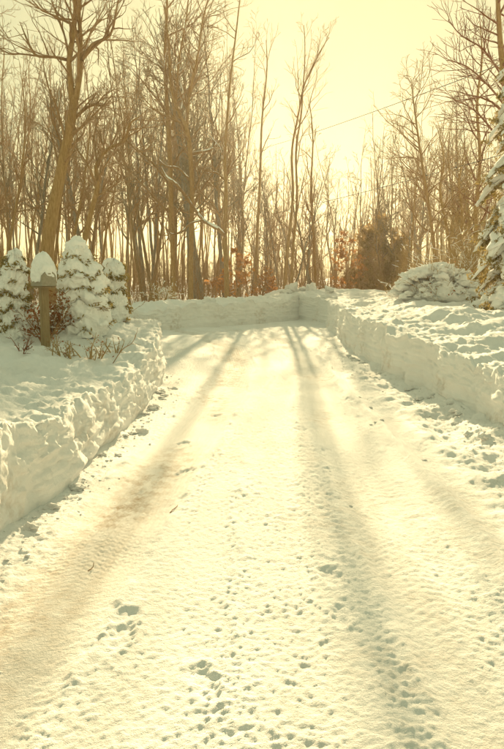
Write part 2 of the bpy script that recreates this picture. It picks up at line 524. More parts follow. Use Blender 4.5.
far_bank = bank('snow_bank', ff, np.stack([-tg[:, 1], tg[:, 0]], 1), hf, 5.0,
                lambda s, d: .04 * sstep(.1, .6, d) - .35 * sstep(.8, 3.0, d) - .5 * sstep(4, 5, d), 300, 'smooth ploughed snowbank along the edge of the woods', nt_top=70, rough=1.25)

# ---- the ground under and beyond: one snow sheet, sunk under the road
poly = np.concatenate([np.stack([xl(np.linspace(-6, 13, 40)) - .2, np.linspace(-6, 13, 40)], 1), [(-30, 12.6)], [(-30, 17.4)], FAR[:-1], [(3.3, 29.5)], np.stack([xr(np.linspace(29, -6, 60)) + .2, np.linspace(29, -6, 60)], 1)])


def inside_dist(x, y):
    d = np.full(x.shape, 1e9); ins = np.zeros(x.shape, bool)
    for a, b in zip(poly, np.roll(poly, -1, 0)):
        e = b - a; t = np.clip(((x - a[0]) * e[0] + (y - a[1]) * e[1]) / (e @ e + 1e-9), 0, 1)
        d = np.minimum(d, np.hypot(x - a[0] - t * e[0], y - a[1] - t * e[1]))
        c = (a[1] > y) != (b[1] > y)
        xx = a[0] + (y - a[1]) / (b[1] - a[1] + 1e-12) * e[0]
        ins ^= c & (x < xx)
    return np.where(ins, -d, d)


def field_z(x, y):
    return .33 + .10 * fbm(x * .25, y * .25, 0, 3, 401) + .04 * fbm(x * 1.1, y * 1.1, 0, 3, 403) + .35 * sstep(36, 75, y) + .9 * sstep(60, 300, np.hypot(x, y))


def ground_z(x, y):
    d = inside_dist(x, y)
    k = sstep(.5, 1.5, d)
    return -.4 + (field_z(x, y) + .4) * k


def spread(c, n, lim):
    a = np.arange(-c, c + .001, .25); g = c * np.exp(np.linspace(0, math.log(lim / c), n))[1:]
    return np.concatenate([-g[::-1], a, g])


gx = spread(30, 40, 420)
gy = np.concatenate([-30 - np.linspace(0, 1, 12)[::-1] ** 2 * 200, np.arange(-29.5, 60, .3), 60 * np.exp(np.linspace(0, math.log(420 / 60), 40))])
ground = tag(sheet('ground', gx, gy, ground_z, M_SNOW), 'deep untouched snow over the yard and the woods floor', kind='structure')


# ------------------------------------------------------------------ bare trees
def nrm(v):
    return v / (np.linalg.norm(v) + 1e-9)


def grow(rng, p0, d, L, r0, r1, n, wob, up):
    pts = [np.array(p0, float)]; d = nrm(np.array(d, float))
    for i in range(n):
        d = nrm(d + rng.normal(0, wob, 3) + np.array([0, 0, up]))
        pts.append(pts[-1] + d * L / n)
    return np.array(pts), np.linspace(r0, r1, n + 1)


def off_dir(rng, t, ang):
    a = nrm(np.cross(t, rng.normal(size=3)))
    return nrm(t * math.cos(ang) + a * math.sin(ang))


def ramify(rng, lines, pts, rad, count, lens, ang, level, maxlevel, start=.25, up=.08, minr=.0035, wob=.16):
    """side branches along a polyline"""
    n = len(pts) - 1
    for i in range(count):
        t = start + (1 - start) * (i + rng.random()) / count
        t = min(t, .985); k = int(t * n); f = t * n - k
        p = pts[k] * (1 - f) + pts[k + 1] * f
        r = rad[k] * (1 - f) + rad[k + 1] * f
        d = off_dir(rng, nrm(pts[k + 1] - pts[k]), R(rng.uniform(*ang)))
        if d[2] < -.25: d[2] *= -.3
        L = lens * rng.uniform(.55, 1.25) * (1.15 - .65 * (t - start) / (1 - start))
        r0 = max(min(r * .62, .012 + L * .013), minr * 1.15)
        seg = 6 if level == 1 else (4 if level == 2 else 3)
        bp, br = grow(rng, p, d, L, r0, minr, seg, wob, up)
        lines.append((bp, br, 5 if level == 1 else (4 if level == 2 else 3)))
        if level < maxlevel:
            c = max(2, int(round((7 if level == 1 else 4) * min(1.4, L / (lens + 1e-6)))))
            ramify(rng, lines, bp, br, c, L * .48, (25, 60), level + 1, maxlevel, .2, up, minr, wob)


def tree_obj(name, trunk_lines, crown_lines, base, label, group=None, mat=M_BARK, twig=M_TWIG, cat='tree'):
    e = empty(name, tuple(base), label, cat, group)
    b = np.array(base, float)
    obj('trunk', tube_mesh('trunk', [(p - b, r, s) for p, r, s in trunk_lines]), mat, e)
    if crown_lines:
        obj('crown', tube_mesh('crown', [(p - b, r, s) for p, r, s in crown_lines]), twig, e)
    return e


def smooth_line(P, rad, sub=4):
    P = np.array(P, float); n = len(P)
    t = np.arange(n); tt = np.linspace(0, n - 1, (n - 1) * sub + 1)
    out = []
    for u in tt:
        i = min(int(u), n - 2); f = u - i
        p0, p1, p2, p3 = P[max(i - 1, 0)], P[i], P[i + 1], P[min(i + 2, n - 1)]
        out.append(.5 * ((2 * p1) + (-p0 + p2) * f + (2 * p0 - 5 * p1 + 4 * p2 - p3) * f * f + (-p0 + 3 * p1 - 3 * p2 + p3) * f ** 3))
    return np.array(out), np.interp(tt, t, rad)


def px_line(pix, Y, rng=None, dy=.0):
    return [at(px, py, Y + (rng.normal(0, dy) if rng is not None and i > 0 else 0)) for i, (px, py) in enumerate(pix)]


def snow_on(lines, k=.9, seed=0, width=1.0, least=.018):
    """snow lying on the upper side of limbs"""
    out = []
    for p, r, s in lines:
        rr = np.maximum(r * 1.05, least) * width
        q = p + np.array([0, 0, 1.0]) * (r * .55)[:, None]
        rr = rr * (.75 + .5 * np.abs(vnoise(q[:, 0] * 3, q[:, 1] * 3, q[:, 2] * 3, seed)))
        rr[0] *= .3; rr[-1] *= .3
        out.append((q, rr, 6))
    return out


def hero(name, label, Y, stems, seed, limbs=(), nL1=16, lens=2.2, maxlevel=3, start=.4, mat=M_BARK, twig=M_TWIG, ang=(30, 65), up=.08, snow=0, minr=.0045, group=None, limb_kids=7, wob=.16):
    """stems: list of (pixels, widths in px); limbs the same"""
    rng = np.random.default_rng(seed)
    tl, cl, base = [], [], None
    m = Y / FPX
    sn = []
    for i, (pix, wid) in enumerate(stems):
        P = px_line(pix, Y, rng, .12 * (1 if i else .5))
        if base is None:
            base = np.array([P[0][0], P[0][1], 0.0])
            base[2] = float(field_z(base[0:1], base[1:2])[0]) - .05
            P = [np.array([P[0][0], P[0][1], base[2]])] + P[0 if P[0][2] > base[2] + .1 else 1:]
            if len(wid) < len(P): wid = [wid[0] * 1.15] + list(wid)
            wid = list(wid); wid[0] *= 1.2
        pts, rad = smooth_line(P, np.array(wid[:len(P)]) * m * .36, 4)
        tl.append((pts, rad, 9))
        ramify(rng, cl, pts, rad, nL1, lens, ang, 1, maxlevel, start if i == 0 else .15, up, minr, wob)
    for pix, wid in limbs:
        P = px_line(pix, Y, rng, .25)
        pts, rad = smooth_line(P, np.array(wid) * m * .38, 3)
        cl.append((pts, rad, 6)); sn.append((pts, rad, 6))
        ramify(rng, cl, pts, rad, limb_kids, lens * .55, (25, 65), 2, maxlevel, .2, up, minr, wob)
    e = tree_obj(name, tl, cl, base, label, group, mat, twig)
    if snow:
        q = sn + [l for l in cl if l[2] == 5 and rng.random() < snow]
        if q:
            for p, r, s in snow_on(q, seed=seed, width=.8):
                obj('snow', tube_mesh('snow', [(p - base, r, s)]), M_SNOW, e)
    return e


hero('bare_tree', 'thick forked tree with orange brown bark rising behind the mailbox', 15.0,
     [([(46, 268), (51, 222), (58, 186), (66, 148), (72, 116), (74, 96)], [19, 17, 15, 13.5, 12.5, 9]),
      ([(73, 108), (70, 76), (69, 58), (73, 34), (75, 10), (77, -25)], [8.5, 7.5, 6.5, 6, 5, 3.5]),
      ([(74, 108), (79, 80), (81, 56), (80, 30), (79, 8), (84, -30)], [8, 7.5, 6.5, 5.5, 5, 3])], 11,
     [([(68, 60), (54, 57), (38, 56), (30, 47), (20, 22)], [4.5, 3.5, 3, 2.5, 1]), ([(38, 56), (22, 54), (8, 53), (-5, 45)], [2.4, 2, 1.6, .8]),
      ([(82, 60), (92, 45), (110, 35), (116, 12), (120, -10)], [5.5, 4.5, 3.5, 2.8, 1.5]), ([(69, 56), (63, 30), (55, 10), (48, -12)], [3, 2.5, 2, 1]),
      ([(73, 120), (86, 108), (95, 105), (103, 106)], [5, 3.8, 3, 1.6]), ([(68, 150), (78, 140), (84, 132), (86, 118)], [4, 3, 2, 1]),
      ([(64, 165), (60, 140), (52, 118), (50, 96)], [3, 2.5, 2, 1]), ([(97, 104), (108, 92), (124, 88)], [2, 1.5, .8])],
     nL1=9, lens=1.7, start=.5, minr=.0035)
hero('bare_tree', 'crooked tree with a kinked trunk behind the tall snowy shrub', 16.5,
     [([(76, 268), (85, 238), (91, 212), (97, 188), (97, 164), (108, 149), (124, 141), (130, 124), (139, 117)], [9, 8, 7, 6.2, 5.5, 4.8, 4, 3, 1.6])], 12,
     [([(96, 184), (88, 165), (76, 148), (70, 132)], [3, 2.4, 1.8, .8]), ([(97, 160), (94, 140), (99, 118), (110, 100)], [3, 2.4, 1.6, .8]),
      ([(126, 140), (140, 152), (150, 148)], [2.4, 1.6, .8])], nL1=12, lens=1.3, start=.3, minr=.0035, ang=(30, 80))
hero('bare_tree', 'tall straight tree with two slender stems in front of the woods', 29.0,
     [([(174, 306), (173, 260), (171, 205), (170, 155), (167, 105), (165, 55), (167, 5), (165, -30)], [7.5, 7, 6.5, 6, 5.2, 4.2, 3.2, 2]),
      ([(172, 130), (176, 100), (179, 60), (186, 20), (190, -20)], [3.6, 3, 2.5, 2, 1.2])], 13, nL1=22, lens=2.8, start=.28, ang=(25, 55), snow=.15, up=.08)
hero('bare_tree', 'forked tree with a horizontal lower limb at the edge of the woods', 28.0,
     [([(191, 304), (191, 250), (192, 196), (190, 150), (186, 127), (179, 113), (171, 86), (169, 46), (164, 5)], [7, 6.5, 6, 6, 5.5, 4.2, 3.5, 2.8, 1.5]),
      ([(187, 130), (189, 98), (198, 54), (202, 25), (210, -10)], [4.2, 3.6, 3, 2.4, 1.4])], 14,
     [([(191, 154), (202, 152), (212, 149), (217, 140), (216, 124)], [4, 3.5, 3, 2.2, 1]), ([(190, 180), (178, 168), (166, 166), (158, 158)], [3, 2.5, 2, 1])],
     nL1=17, lens=2.4, start=.28, ang=(25, 60), snow=.15)
hero('bare_tree', 'slim tree carrying a long snow-laden bent limb', 27.0,
     [([(227, 304), (226, 262), (225, 234), (226, 190), (225, 154), (230, 84), (236, 33), (241, -10)], [7, 6.5, 6, 5, 4, 3, 2.2, 1.2])], 15,
     [([(226, 238), (218, 229), (203, 220), (189, 201), (176, 184), (166, 176), (160, 164)], [5, 4.8, 4.5, 4.2, 3.6, 2.8, 1.5]),
      ([(203, 220), (190, 224), (182, 232), (172, 234), (166, 228)], [3, 2.6, 2.2, 1.8, 1]), ([(225, 180), (215, 172), (206, 174)], [3, 2, 1])], nL1=16, lens=2.1, start=.3, ang=(25, 55), snow=.3)
hero('bare_tree', 'pair of leaning slender stems fanning out against the bright sky', 31.0,
     [([(284, 298), (287, 255), (291, 220), (293, 190), (292, 150), (299, 112), (304, 86), (316, 60), (327, 40)], [5, 4.6, 4, 3.6, 3.0, 2.4, 2.0, 1.5, .8]),
      ([(290, 298), (293, 250), (297, 200), (296, 152), (301, 116), (303, 90), (305, 55), (304, 25)], [4.2, 3.8, 3.2, 2.8, 2.2, 1.8, 1.4, .8])], 16, nL1=10, lens=2.0, start=.6, ang=(14, 36), up=.11, maxlevel=3)
hero('bare_tree', 'thin straight tree with upswept twigs beside the orange beech sapling', 33.0,
     [([(255, 296), (257, 240), (260, 180), (262, 120), (267, 70), (266, 40)], [4.6, 4, 3.4, 2.6, 1.8, .8])], 21, nL1=8, lens=2.0, start=.5, ang=(16, 36), up=.1)
hero('bare_tree', 'very thin tree with a wispy crown next to the leaning pair of stems', 34.0,
     [([(316, 296), (314, 240), (311, 190), (313, 140), (310, 105)], [4, 3.4, 2.8, 2, .8])], 22, nL1=11, lens=1.7, start=.4, ang=(16, 40), up=.1, maxlevel=3)
hero('bare_tree', 'densely twigged tree between the golden brush and the reddish tree', 27.0,
     [([(478, 275), (476, 215), (480, 160), (477, 105), (482, 60), (480, 25)], [6, 5.4, 4.6, 3.6, 2.4, 1])], 23, nL1=30, lens=2.1, start=.25, ang=(30, 65), up=.05, twig=M_REDTWIG)
hero('bare_tree', 'fine branched spreading tree beyond the snow-covered bush', 24.0,
     [([(436, 268), (430, 215), (424, 176), (418, 135), (414, 105), (411, 78)], [4.6, 4, 3.4, 2.8, 1.8, .8])], 17, nL1=34, lens=2.3, start=.25, ang=(35, 65), up=.03)
hero('bare_tree', 'large tree with reddish twigs beside the snowy spruce', 19.0,
     [([(516, 290), (514, 220), (512, 150), (506, 90), (500, 40), (497, -20)], [13, 12, 10.5, 9, 7, 5])], 18,
     [([(512, 160), (492, 130), (474, 110), (452, 98)], [3, 2.4, 1.8, .8]), ([(508, 110), (488, 85), (466, 66), (446, 60)], [3, 2.4, 1.8, .8]), ([(504, 80), (484, 50), (462, 36), (448, 20)], [2.6, 2.2, 1.6, .8])],
     nL1=34, lens=2.2, start=.3, ang=(40, 75), up=.03, twig=M_REDTWIG, limb_kids=18)
hero('bare_tree', 'twisting multi-stemmed sapling clump beyond the snow-covered bush', 25.0,
     [([(452, 262), (446, 225), (440, 190), (444, 160), (438, 130)], [4.5, 4, 3.2, 2.2, 1]), ([(452, 260), (462, 220), (459, 180), (468, 150)], [4, 3.4, 2.6, 1]), ([(450, 258), (470, 225), (476, 200)], [3, 2.4, 1.2])], 19, nL1=14, lens=1.6, start=.15, ang=(35, 75), up=.02, mat=M_GOLD, twig=M_GOLD)

# ---- woods: a few grown trees, set out many times
def proto(seed, H, r, nL1, lens, start, lean=.03, ang=(28, 55), maxlevel=3):
    rng = np.random.default_rng(seed)
    p, rd = grow(rng, (0, 0, 0), (rng.normal(0, lean), rng.normal(0, lean), 1), H, r, r * .14, 14, .06, .02)
    rd[0] *= 1.25
    cl = []
    ramify(rng, cl, p, rd, nL1, lens, ang, 1, maxlevel, start, .07, .0055)
    e = tree_obj('woodland_tree', [(p, rd, 7)], cl, (0, 0, 0), None, None, (M_BARK2, M_BARK3, M_BARK)[seed % 3], (M_TWIG, M_TWIG2)[seed % 2])
    return e


PROTOS = [proto(500 + i, 10.0, r, n, L, st) for i, (r, n, L, st) in enumerate([(.078, 20, 1.8, .28), (.065, 19, 1.5, .25), (.095, 20, 2.0, .25), (.05, 16, 1.4, .3), (.07, 20, 1.7, .2), (.082, 18, 1.9, .32), (.046, 16, 1.3, .22), (.074, 19, 1.6, .28)])]
rng = np.random.default_rng(77)
spots = []
tries = 0
def top_px(px):
    return np.interp(px, [-40, 20, 100, 150, 200, 236, 244, 275, 330, 350, 400, 430, 560], [25, 35, 60, 30, 25, 40, 165, 178, 178, 165, 140, 120, 110])


while len(spots) < 138 and tries < 8000:
    tries += 1
    Y = 29 + 38 * rng.random() ** 1.15
    px = rng.uniform(-40, 560)
    if px > 410 and rng.random() < .55: continue
    x = (px - 252) / FPX * Y
    if x > 2.2 and Y < 33 and px < 395: continue
    if min([math.hypot(x - a, Y - b) for a, b, _, _ in spots] + [9]) < .75: continue
    top = top_px(px) + rng.normal(0, 22 if not 236 < px < 335 else 9)
    h = CAM_Z + Y * math.tan(math.atan((374.5 - top) / FPX) - R(PITCH))
    h = float(np.clip(h, 3.6, 17))
    spots.append((x, Y, h, px))
used = set()
ZONES = [(60, 'slim bare tree in the woods behind the thick forked tree'), (135, 'slim bare tree in the woods behind the kinked tree and shrubs'), (200, 'slim bare tree in the woods behind the two tall front trees'),
         (262, 'slim bare tree in the woods around the snow-limbed tree and its orange beech'), (335, 'low slim bare tree in the woods beneath the bright glow, around the leaning stems'),
         (405, 'low slim bare tree in the woods around the brown evergreens'), (999, 'slim bare tree in the woods beyond the golden thicket and snow dome bush')]
for i, (x, Y, h, px) in enumerate(spots):
    k = int(rng.integers(len(PROTOS)))
    e = PROTOS[k] if k not in used else copy_tree(PROTOS[k])
    used.add(k)
    z = float(ground_z(np.array([x]), np.array([Y]))[0]) - .06
    e.location = (x, Y, z)
    s = h / 10.0
    sx = np.clip(s, .6, 1.25) * rng.uniform(.85, 1.15)
    e.scale = (sx, sx, s)
    e.rotation_euler = (rng.normal(0, .045), rng.normal(0, .045), rng.uniform(0, 6.28))
    for lim, lb in ZONES:
        if px < lim: break
    tag(e, lb, 'tree', 'trees of the woods')

# ---- the wood far behind, and the brush on its floor: masses nobody could count
rng = np.random.default_rng(88)
lines = []
for i in range(330):
    Y = rng.uniform(68, 120); px = rng.uniform(-120, 640); x = (px - 252) / FPX * Y
    top = top_px(px) + 35 + rng.normal(0, 25)
    h = CAM_Z + Y * math.tan(math.atan((374.5 - top) / FPX) - R(PITCH)); h = float(np.clip(h, 6, 24))
    z = float(field_z(np.array([x]), np.array([Y]))[0]) - .1
    p, r = grow(rng, (x, Y, z), (0, 0, 1), h, .10, .03, 7, .05, .02)
    lines.append((p, r, 4))
    ramify(rng, lines, p, r, 12, h * .17, (28, 55), 2, 3, .3, .09, .012)
tag(obj('far_wood', tube_mesh('far_wood', lines), M_BARK2), 'hazy mass of bare trunks far behind the woods', 'wood', kind='stuff')
lines = []
for i in range(3400):
    Y = rng.uniform(29, 64); px = rng.uniform(-60, 580); x = (px - 252) / FPX * Y
    d = inside_dist(np.array([x]), np.array([Y]))[0]
    if d < 1.6: continue
    z = float(field_z(np.array([x]), np.array([Y]))[0]) - .05
    h = rng.uniform(.6, 3.2)
    p, r = grow(rng, (x, Y, z), (rng.normal(0, .25), rng.normal(0, .25), 1), h, .012, .005, 4, .12, .03)
    lines.append((p, r, 3))
    ramify(rng, lines, p, r, 4, h * .45, (25, 60), 3, 3, .25, .06, .005)
tag(obj('underbrush', tube_mesh('underbrush', lines), M_TWIG), 'thin brown underbrush on the floor of the woods', 'brush', kind='stuff')


# ---- bushes of thin arching stems
def bush(name, label, base, h, spread_, n, seed, mat, leaves=0, leafmat=None, snow=0, droop=-.06, group=None, kids=5, leaf=.07, minr=.003):
    rng = np.random.default_rng(seed)
    st, tw = [], []
    for i in range(n):
        a = rng.uniform(0, 2 * math.pi); k = rng.random() ** .6 * spread_ / h
        p, r = grow(rng, (rng.normal(0, .12) * spread_, rng.normal(0, .12) * spread_, -.08), (math.cos(a) * k, math.sin(a) * k, 1), h * rng.uniform(.75, 1.25), .011, minr, 7, .09, droop * k)
        st.append((p, r, 4))
        ramify(rng, tw, p, r, kids, h * .38, (25, 65), 2, 3, .2, .0, minr)
    e = empty(name, tuple(base), label, 'bush', group)
    obj('stems', tube_mesh('stems', st), mat, e); tag(obj('twigs', tube_mesh('twigs', tw), mat, e), kind='stuff')
    if leaves:
        C = np.concatenate([p for p, r, s in tw]); C = C[rng.integers(len(C), size=leaves)] + rng.normal(0, .03, (leaves, 3))
        V, F = leaf_quads(C, leaf, rng, .55, np.array([0, 0, -.5]))
        obj('leaves', mesh_np('leaves', V, F, False), leafmat, e)
    if snow:
        parts = []
        q = [l for l in tw if rng.random() < snow]
        V, F = tubes(snow_on(q, seed=seed, width=1.3, least=.007)); 
        tag(obj('snow', mesh_np('snow', V, F), M_SNOW, e), kind='stuff')
    return e


def gz(x, y):
    return float(ground_z(np.array([float(x)]), np.array([float(y)]))[0])


def on_bank(ob, x, y, default=.6):
    """height of a bank's surface at x, y"""
    me = ob.data
    if 'co' not in ob_cache.setdefault(ob.name, {}):
        a = np.zeros(len(me.vertices) * 3, np.float32); me.vertices.foreach_get('co', a); ob_cache[ob.name]['co'] = a.reshape(-1, 3)
    c = ob_cache[ob.name]['co']
    d = (c[:, 0] - x) ** 2 + (c[:, 1] - y) ** 2
    i = np.argmin(d)
    return float(c[i, 2]) if d[i] < .3 else default


ob_cache = {}
# snow bush on the right: stems bent under a cap of snow
def bank_pt(px, Y, ob):
    x = (px - 252) / FPX * Y * 1.0
    return np.array([x, Y, on_bank(ob, x, Y)])


b0 = bank_pt(437, 18.5, right_bank); b0[2] -= .14
sb = bush('snow_covered_bush', 'rounded bush bowed down under a dome of snow on the bank', b0, 1.12, 1.3, 95, 31, M_GOLD, 300, M_RUST, .5, -.10)
parts = [blob((0, 0, .1), (.9, .62, .62), 699, 4, .35, 1.6, .9)]
rng = np.random.default_rng(32)
for i in range(210):
    a = rng.uniform(0, 6.28); rr = rng.random() ** .5
    x, y = rr * 1.12 * math.cos(a), rr * .8 * math.sin(a)
    z = .95 * math.sqrt(max(0, 1 - .98 * rr * rr)) - .05 + rng.normal(0, .035)
    s = rng.uniform(.04, .13)
    parts.append(blob((x, y, z), (s * 1.25, s, s * .8), 700 + i, 2, .5, 1.8, .6))
V, F = join(parts)
tag(obj('snow_cap', mesh_np('snow_cap', V, F), M_SNOW, sb), kind='stuff')

for (px, Y, h, sp, n, sd, mt, lb, sn) in [
        (398, 20.5, .8, .9, 22, 41, M_GOLD, 'low tawny bush with snowy twigs between the snow dome bush and brown evergreens', .1),
        (462, 22.0, 2.2, 1.3, 44, 42, M_GOLD, 'tall golden thicket of thin stems behind the snow dome bush', .12),
        (482, 23.5, 2.6, 1.3, 40, 43, M_GOLD, 'tangled golden brush between the thicket and the spruce', .12),
        (425, 25.0, 1.9, 1.2, 34, 44, M_GOLD, 'golden brush below the fine branched spreading tree', .1)]:
    p = bank_pt(px, Y, right_bank)
    bush('brush_bush', lb, p, h, sp, n, sd, mt, snow=sn)
for (px, Y, h, sp, n, sd, mt, lb, sn) in [
        (24, 14.0, 1.9, 1.2, 40, 45, M_TWIG, 'brown tangled bush at the foot of the thick forked tree', .08),
        (62, 14.6, 1.8, 1.1, 36, 46, M_TWIG, 'brown tangled bush behind the mailbox', .08),
        (140, 20.8, .75, .8, 22, 47, M_GOLD, 'small snowy bush beside the end of the far bank', .4),
        (164, 24.6, .8, .8, 20, 48, M_GOLD, 'small twiggy bush behind the far snowbank', .35)]:
    x = (px - 252) / FPX * Y
    z = max(gz(x, Y), on_bank(left_bank, x, Y, -1) if Y < 13 else -1, on_bank(far_bank, x, Y, -1))
    bush('brush_bush', lb, (x, Y, z - .02), h, sp, n, sd, mt, snow=sn)


# young beeches that kept their orange leaves
def beech(label, px, Y, h, seed, n, sp=.9):
    rng = np.random.default_rng(seed)
    x = (px - 252) / FPX * Y; b = np.array([x, Y, gz(x, Y) - .05])
    p, r = grow(rng, b, (0, 0, 1), h, .035, .008, 8, .06, .02)
    cl = []; ramify(rng, cl, p, r, 15, sp, (50, 85), 1, 3, .12, .01, .004)
    e = tree_obj('beech_sapling', [(p, r, 6)], cl, b, label, None, M_BARK2, M_TWIG)
    C = np.concatenate([q for q, _, s in cl if s < 5]); C = C[rng.integers(len(C), size=n)] + rng.normal(0, .04, (n, 3)) - b
    V, F = leaf_quads(C, .13, rng, .6, np.array([0, 0, -.4]))
    obj('leaves', mesh_np('leaves', V, F, False), M_LEAF, e)


beech('beech sapling with orange leaves beside the slim snow-limbed tree', 237, 28.5, 2.3, 51, 800, 1.0)
beech('low beech sapling with orange leaves just behind the far bank', 262, 31.5, 1.5, 53, 420, .8)
beech('beech sapling with orange leaves next to the brown evergreens', 347, 35.0, 3.4, 52, 1000, .95)


# dense small evergreens
def cedar(name, label, px, Y, h, wr, seed, mat, n=5200, group=None):
    rng = np.random.default_rng(seed)
    x = (px - 252) / FPX * Y; b = np.array([x, Y, gz(x, Y) - .05])
    p, r = grow(rng, (0, 0, 0), (0, 0, 1), h, .06, .01, 8, .03, .02)
    cl = []; ramify(rng, cl, p, r, 46, wr, (50, 80), 1, 2, .06, .05, .004)
    e = empty(name, tuple(b), label, 'evergreen', group)
    obj('trunk', tube_mesh('trunk', [(p, r, 6)]), M_BARK2, e); obj('branches', tube_mesh('branches', cl), M_TWIG, e)
    Q = np.concatenate([q[1:] for q, _, s in cl]); C = Q[rng.integers(len(Q), size=n)] + rng.normal(0, .09, (n, 3))
    V, F = leaf_quads(C, .17, rng, .35, np.array([0, 0, .4]))
    obj('foliage', mesh_np('foliage', V, F, False), mat, e)
    return e


for px, Y, h, wr, sd, lb in [(362, 38, 3.6, 1.0, 61, 'dense brown evergreen touching the orange beech sapling'), (377, 40, 4.3, 1.15, 62, 'tallest of the brown evergreens at the edge of the woods'), (391, 39, 3.3, 1.0, 63, 'brown evergreen on the side of its row towards the golden brush')]:
    cedar('evergreen', lb, px, Y, h, wr, sd, M_CEDAR)


# ------------------------------------------------------------------ snow-laden conical shrubs
def snowy_shrub(label, px, Y, top, base_py, width_px, seed, tiers, peaks=1, green=1.0):
    rng = np.random.default_rng(seed)
    c = at(px, base_py, Y)
    zb = on_bank(left_bank, c[0], Y, gz(c[0], Y)) - .08
    H = at(px, top, Y)[2] - zb
    W = width_px / FPX * Y * .5
    e = empty('snowy_shrub', (c[0], Y, zb), label, 'shrub')
    nz_, na = 190, 150
    t = np.linspace(0, 1, nz_)[:, None]; a = np.linspace(0, 2 * math.pi, na, endpoint=False)[None]
    ca, sa = np.cos(a), np.sin(a)
    wob = .34 * fbm(ca * 1.3 + seed, sa * 1.3, 0, 3, seed) + .1 * fbm(ca * 4, sa * 4, 0, 2, seed + 1)
    prof = np.interp(t, [0, .1, .4, .6, .72, .8, .9, .97, 1], [.95, 1.0, 1.0, .92, .80, .66, .52, .30, .0])
    ph = t * tiers + wob + .25 * fbm(ca * 1.1, sa * 1.1, t * 3, 2, seed + 3)
    fr = ph % 1.0
    saw = np.where(fr < .16, -1.0 * (1 - fr / .16), 0) + np.where(fr >= .16, np.sqrt(np.clip(1 - ((fr - .16) / .84) ** 2, 0, 1)) * .9, fr / .16 * .9)
    open_ = sstep(-.25, .25, fbm(ca * 1.5, sa * 1.5, ph // 1 * 2.3 + .5, 2, seed + 5) + .25 * green)
    rad = W * prof * (1 + .17 * (saw - .4) * (.35 + .65 * open_)) + W * .16 * fbm(ca * 1.6, sa * 1.6, t * 5, 4, seed + 7) * sstep(1, .9, t) + .028 * fbm(ca * 7, sa * 7, t * 22, 4, seed + 9)
    rad = np.maximum(rad, .0)
    lean = .06 * H * vnoise(t * 2.2, seed * 1.0, 0, seed)
    X = rad * ca + lean; Yy = rad * sa * .9; Z = np.broadcast_to(t * H, rad.shape) + .03 * fbm(ca * 3, sa * 3, t * 9, 3, seed + 11)
    V = np.stack([X, Yy, Z], -1).reshape(-1, 3)
    obj('snow', mesh_np('snow', V, grid_faces(nz_, na, True)), M_SNOW, e)
    # foliage showing in the gaps under each load of snow
    gap = np.argwhere((fr < .24) & (open_ > .35) & (t > .08) & (t < .93))
    k = gap[rng.integers(len(gap), size=int(1150 * green))]
    C = np.stack([X[k[:, 0], k[:, 1]], Yy[k[:, 0], k[:, 1]], Z[k[:, 0], k[:, 1]]], 1)
    out = C * np.array([1, 1, 0]); out /= np.linalg.norm(out, axis=1, keepdims=True) + 1e-6
    C = C + out * (rng.random((len(C), 1)) * .075 - .01) + rng.normal(0, .018, C.shape) - np.array([0, 0, .015])
    V, F = leaf_quads(C, .06, rng, .35, out * .8 + np.array([0, 0, -.4]))
    obj('foliage', mesh_np('foliage', V, F, False), M_NEEDLE, e)
    st = []
    for q in range(26):
        i = k[q]
        p, r = grow(rng, C[q] - out[q] * .12, out[q] + np.array([0, 0, -.1]), .24, .006, .003, 3, .2, .03); st.append((p, r, 4))
    tag(obj('twigs', tube_mesh('twigs', st), M_TWIG, e), kind='stuff')
    # lumps where the snow has slumped and the rounded heads
    for q in range(peaks):
        aa = q * 2.4 + .4; s = W * rng.uniform(.34, .44)
        dx = (0 if peaks == 1 else (q - .5 * (peaks - 1)) * W * .7)
        V, F = blob((dx + lean[-12, 0], rng.normal(0, .03), H * (.965 - .05 * q) - s * .4), (s, s * .95, s * .95), seed + 20 + q, 3, .3, 1.4, .9)
        obj('snow_clump', mesh_np('snow_clump', V, F), M_SNOW, e)
    for q in range(9):
        aa = rng.uniform(-math.pi, math.pi); tz = rng.uniform(.12, .82); ii = int(tz * (nz_ - 1)); jj = int((aa % (2 * math.pi)) / (2 * math.pi) * na) % na
        s = W * rng.uniform(.22, .34)
        V, F = blob((X[ii, jj] * .93, Yy[ii, jj] * .93, Z[ii, jj]), (s * 1.15, s * 1.0, s * .7), seed + 40 + q, 3, .35, 1.6, .5)
        obj('snow_clump', mesh_np('snow_clump', V, F), M_SNOW, e)
    return e


snowy_shrub('tallest snow-laden conical shrub standing right beside the mailbox', 81, 10.6, 239, 356, 46, 801, 6.2)
snowy_shrub('greener twin-topped snowy shrub behind the tall conical shrub', 113, 12.0, 259, 330, 28, 802, 4.5, 2, 1.8)
snowy_shrub('narrow snowy shrub on the mailbox side away from the road', 17, 10.3, 250, 345, 32, 803, 6.5, 1, 1.3)

# ------------------------------------------------------------------ mailbox on its post, capped with snow
mb_x, mb_y = at(46, 350, 9.6)[0], 9.6
mb_z = on_bank(left_bank, mb_x, mb_y) - .12
top_z = at(46, 286, mb_y)[2]
mb = empty('mailbox', (mb_x, mb_y, mb_z), 'mailbox on a wooden post under a tall peaked cap of snow', 'mailbox')
mb.rotation_euler = (0, 0, R(-58))


def box_np(x0, x1, y0, y1, z0, z1, bev=.008):
    import bmesh
    bm = bmesh.new(); bmesh.ops.create_cube(bm, size=1)
    for v in bm.verts:
        v.co = ((x0 + x1) / 2 + v.co.x * (x1 - x0), (y0 + y1) / 2 + v.co.y * (y1 - y0), (z0 + z1) / 2 + v.co.z * (z1 - z0))
    if bev: bmesh.ops.bevel(bm, geom=bm.edges[:], offset=bev, segments=2, affect='EDGES')
    me = bpy.data.meshes.new('box'); bm.to_mesh(me); bm.free()
    return me


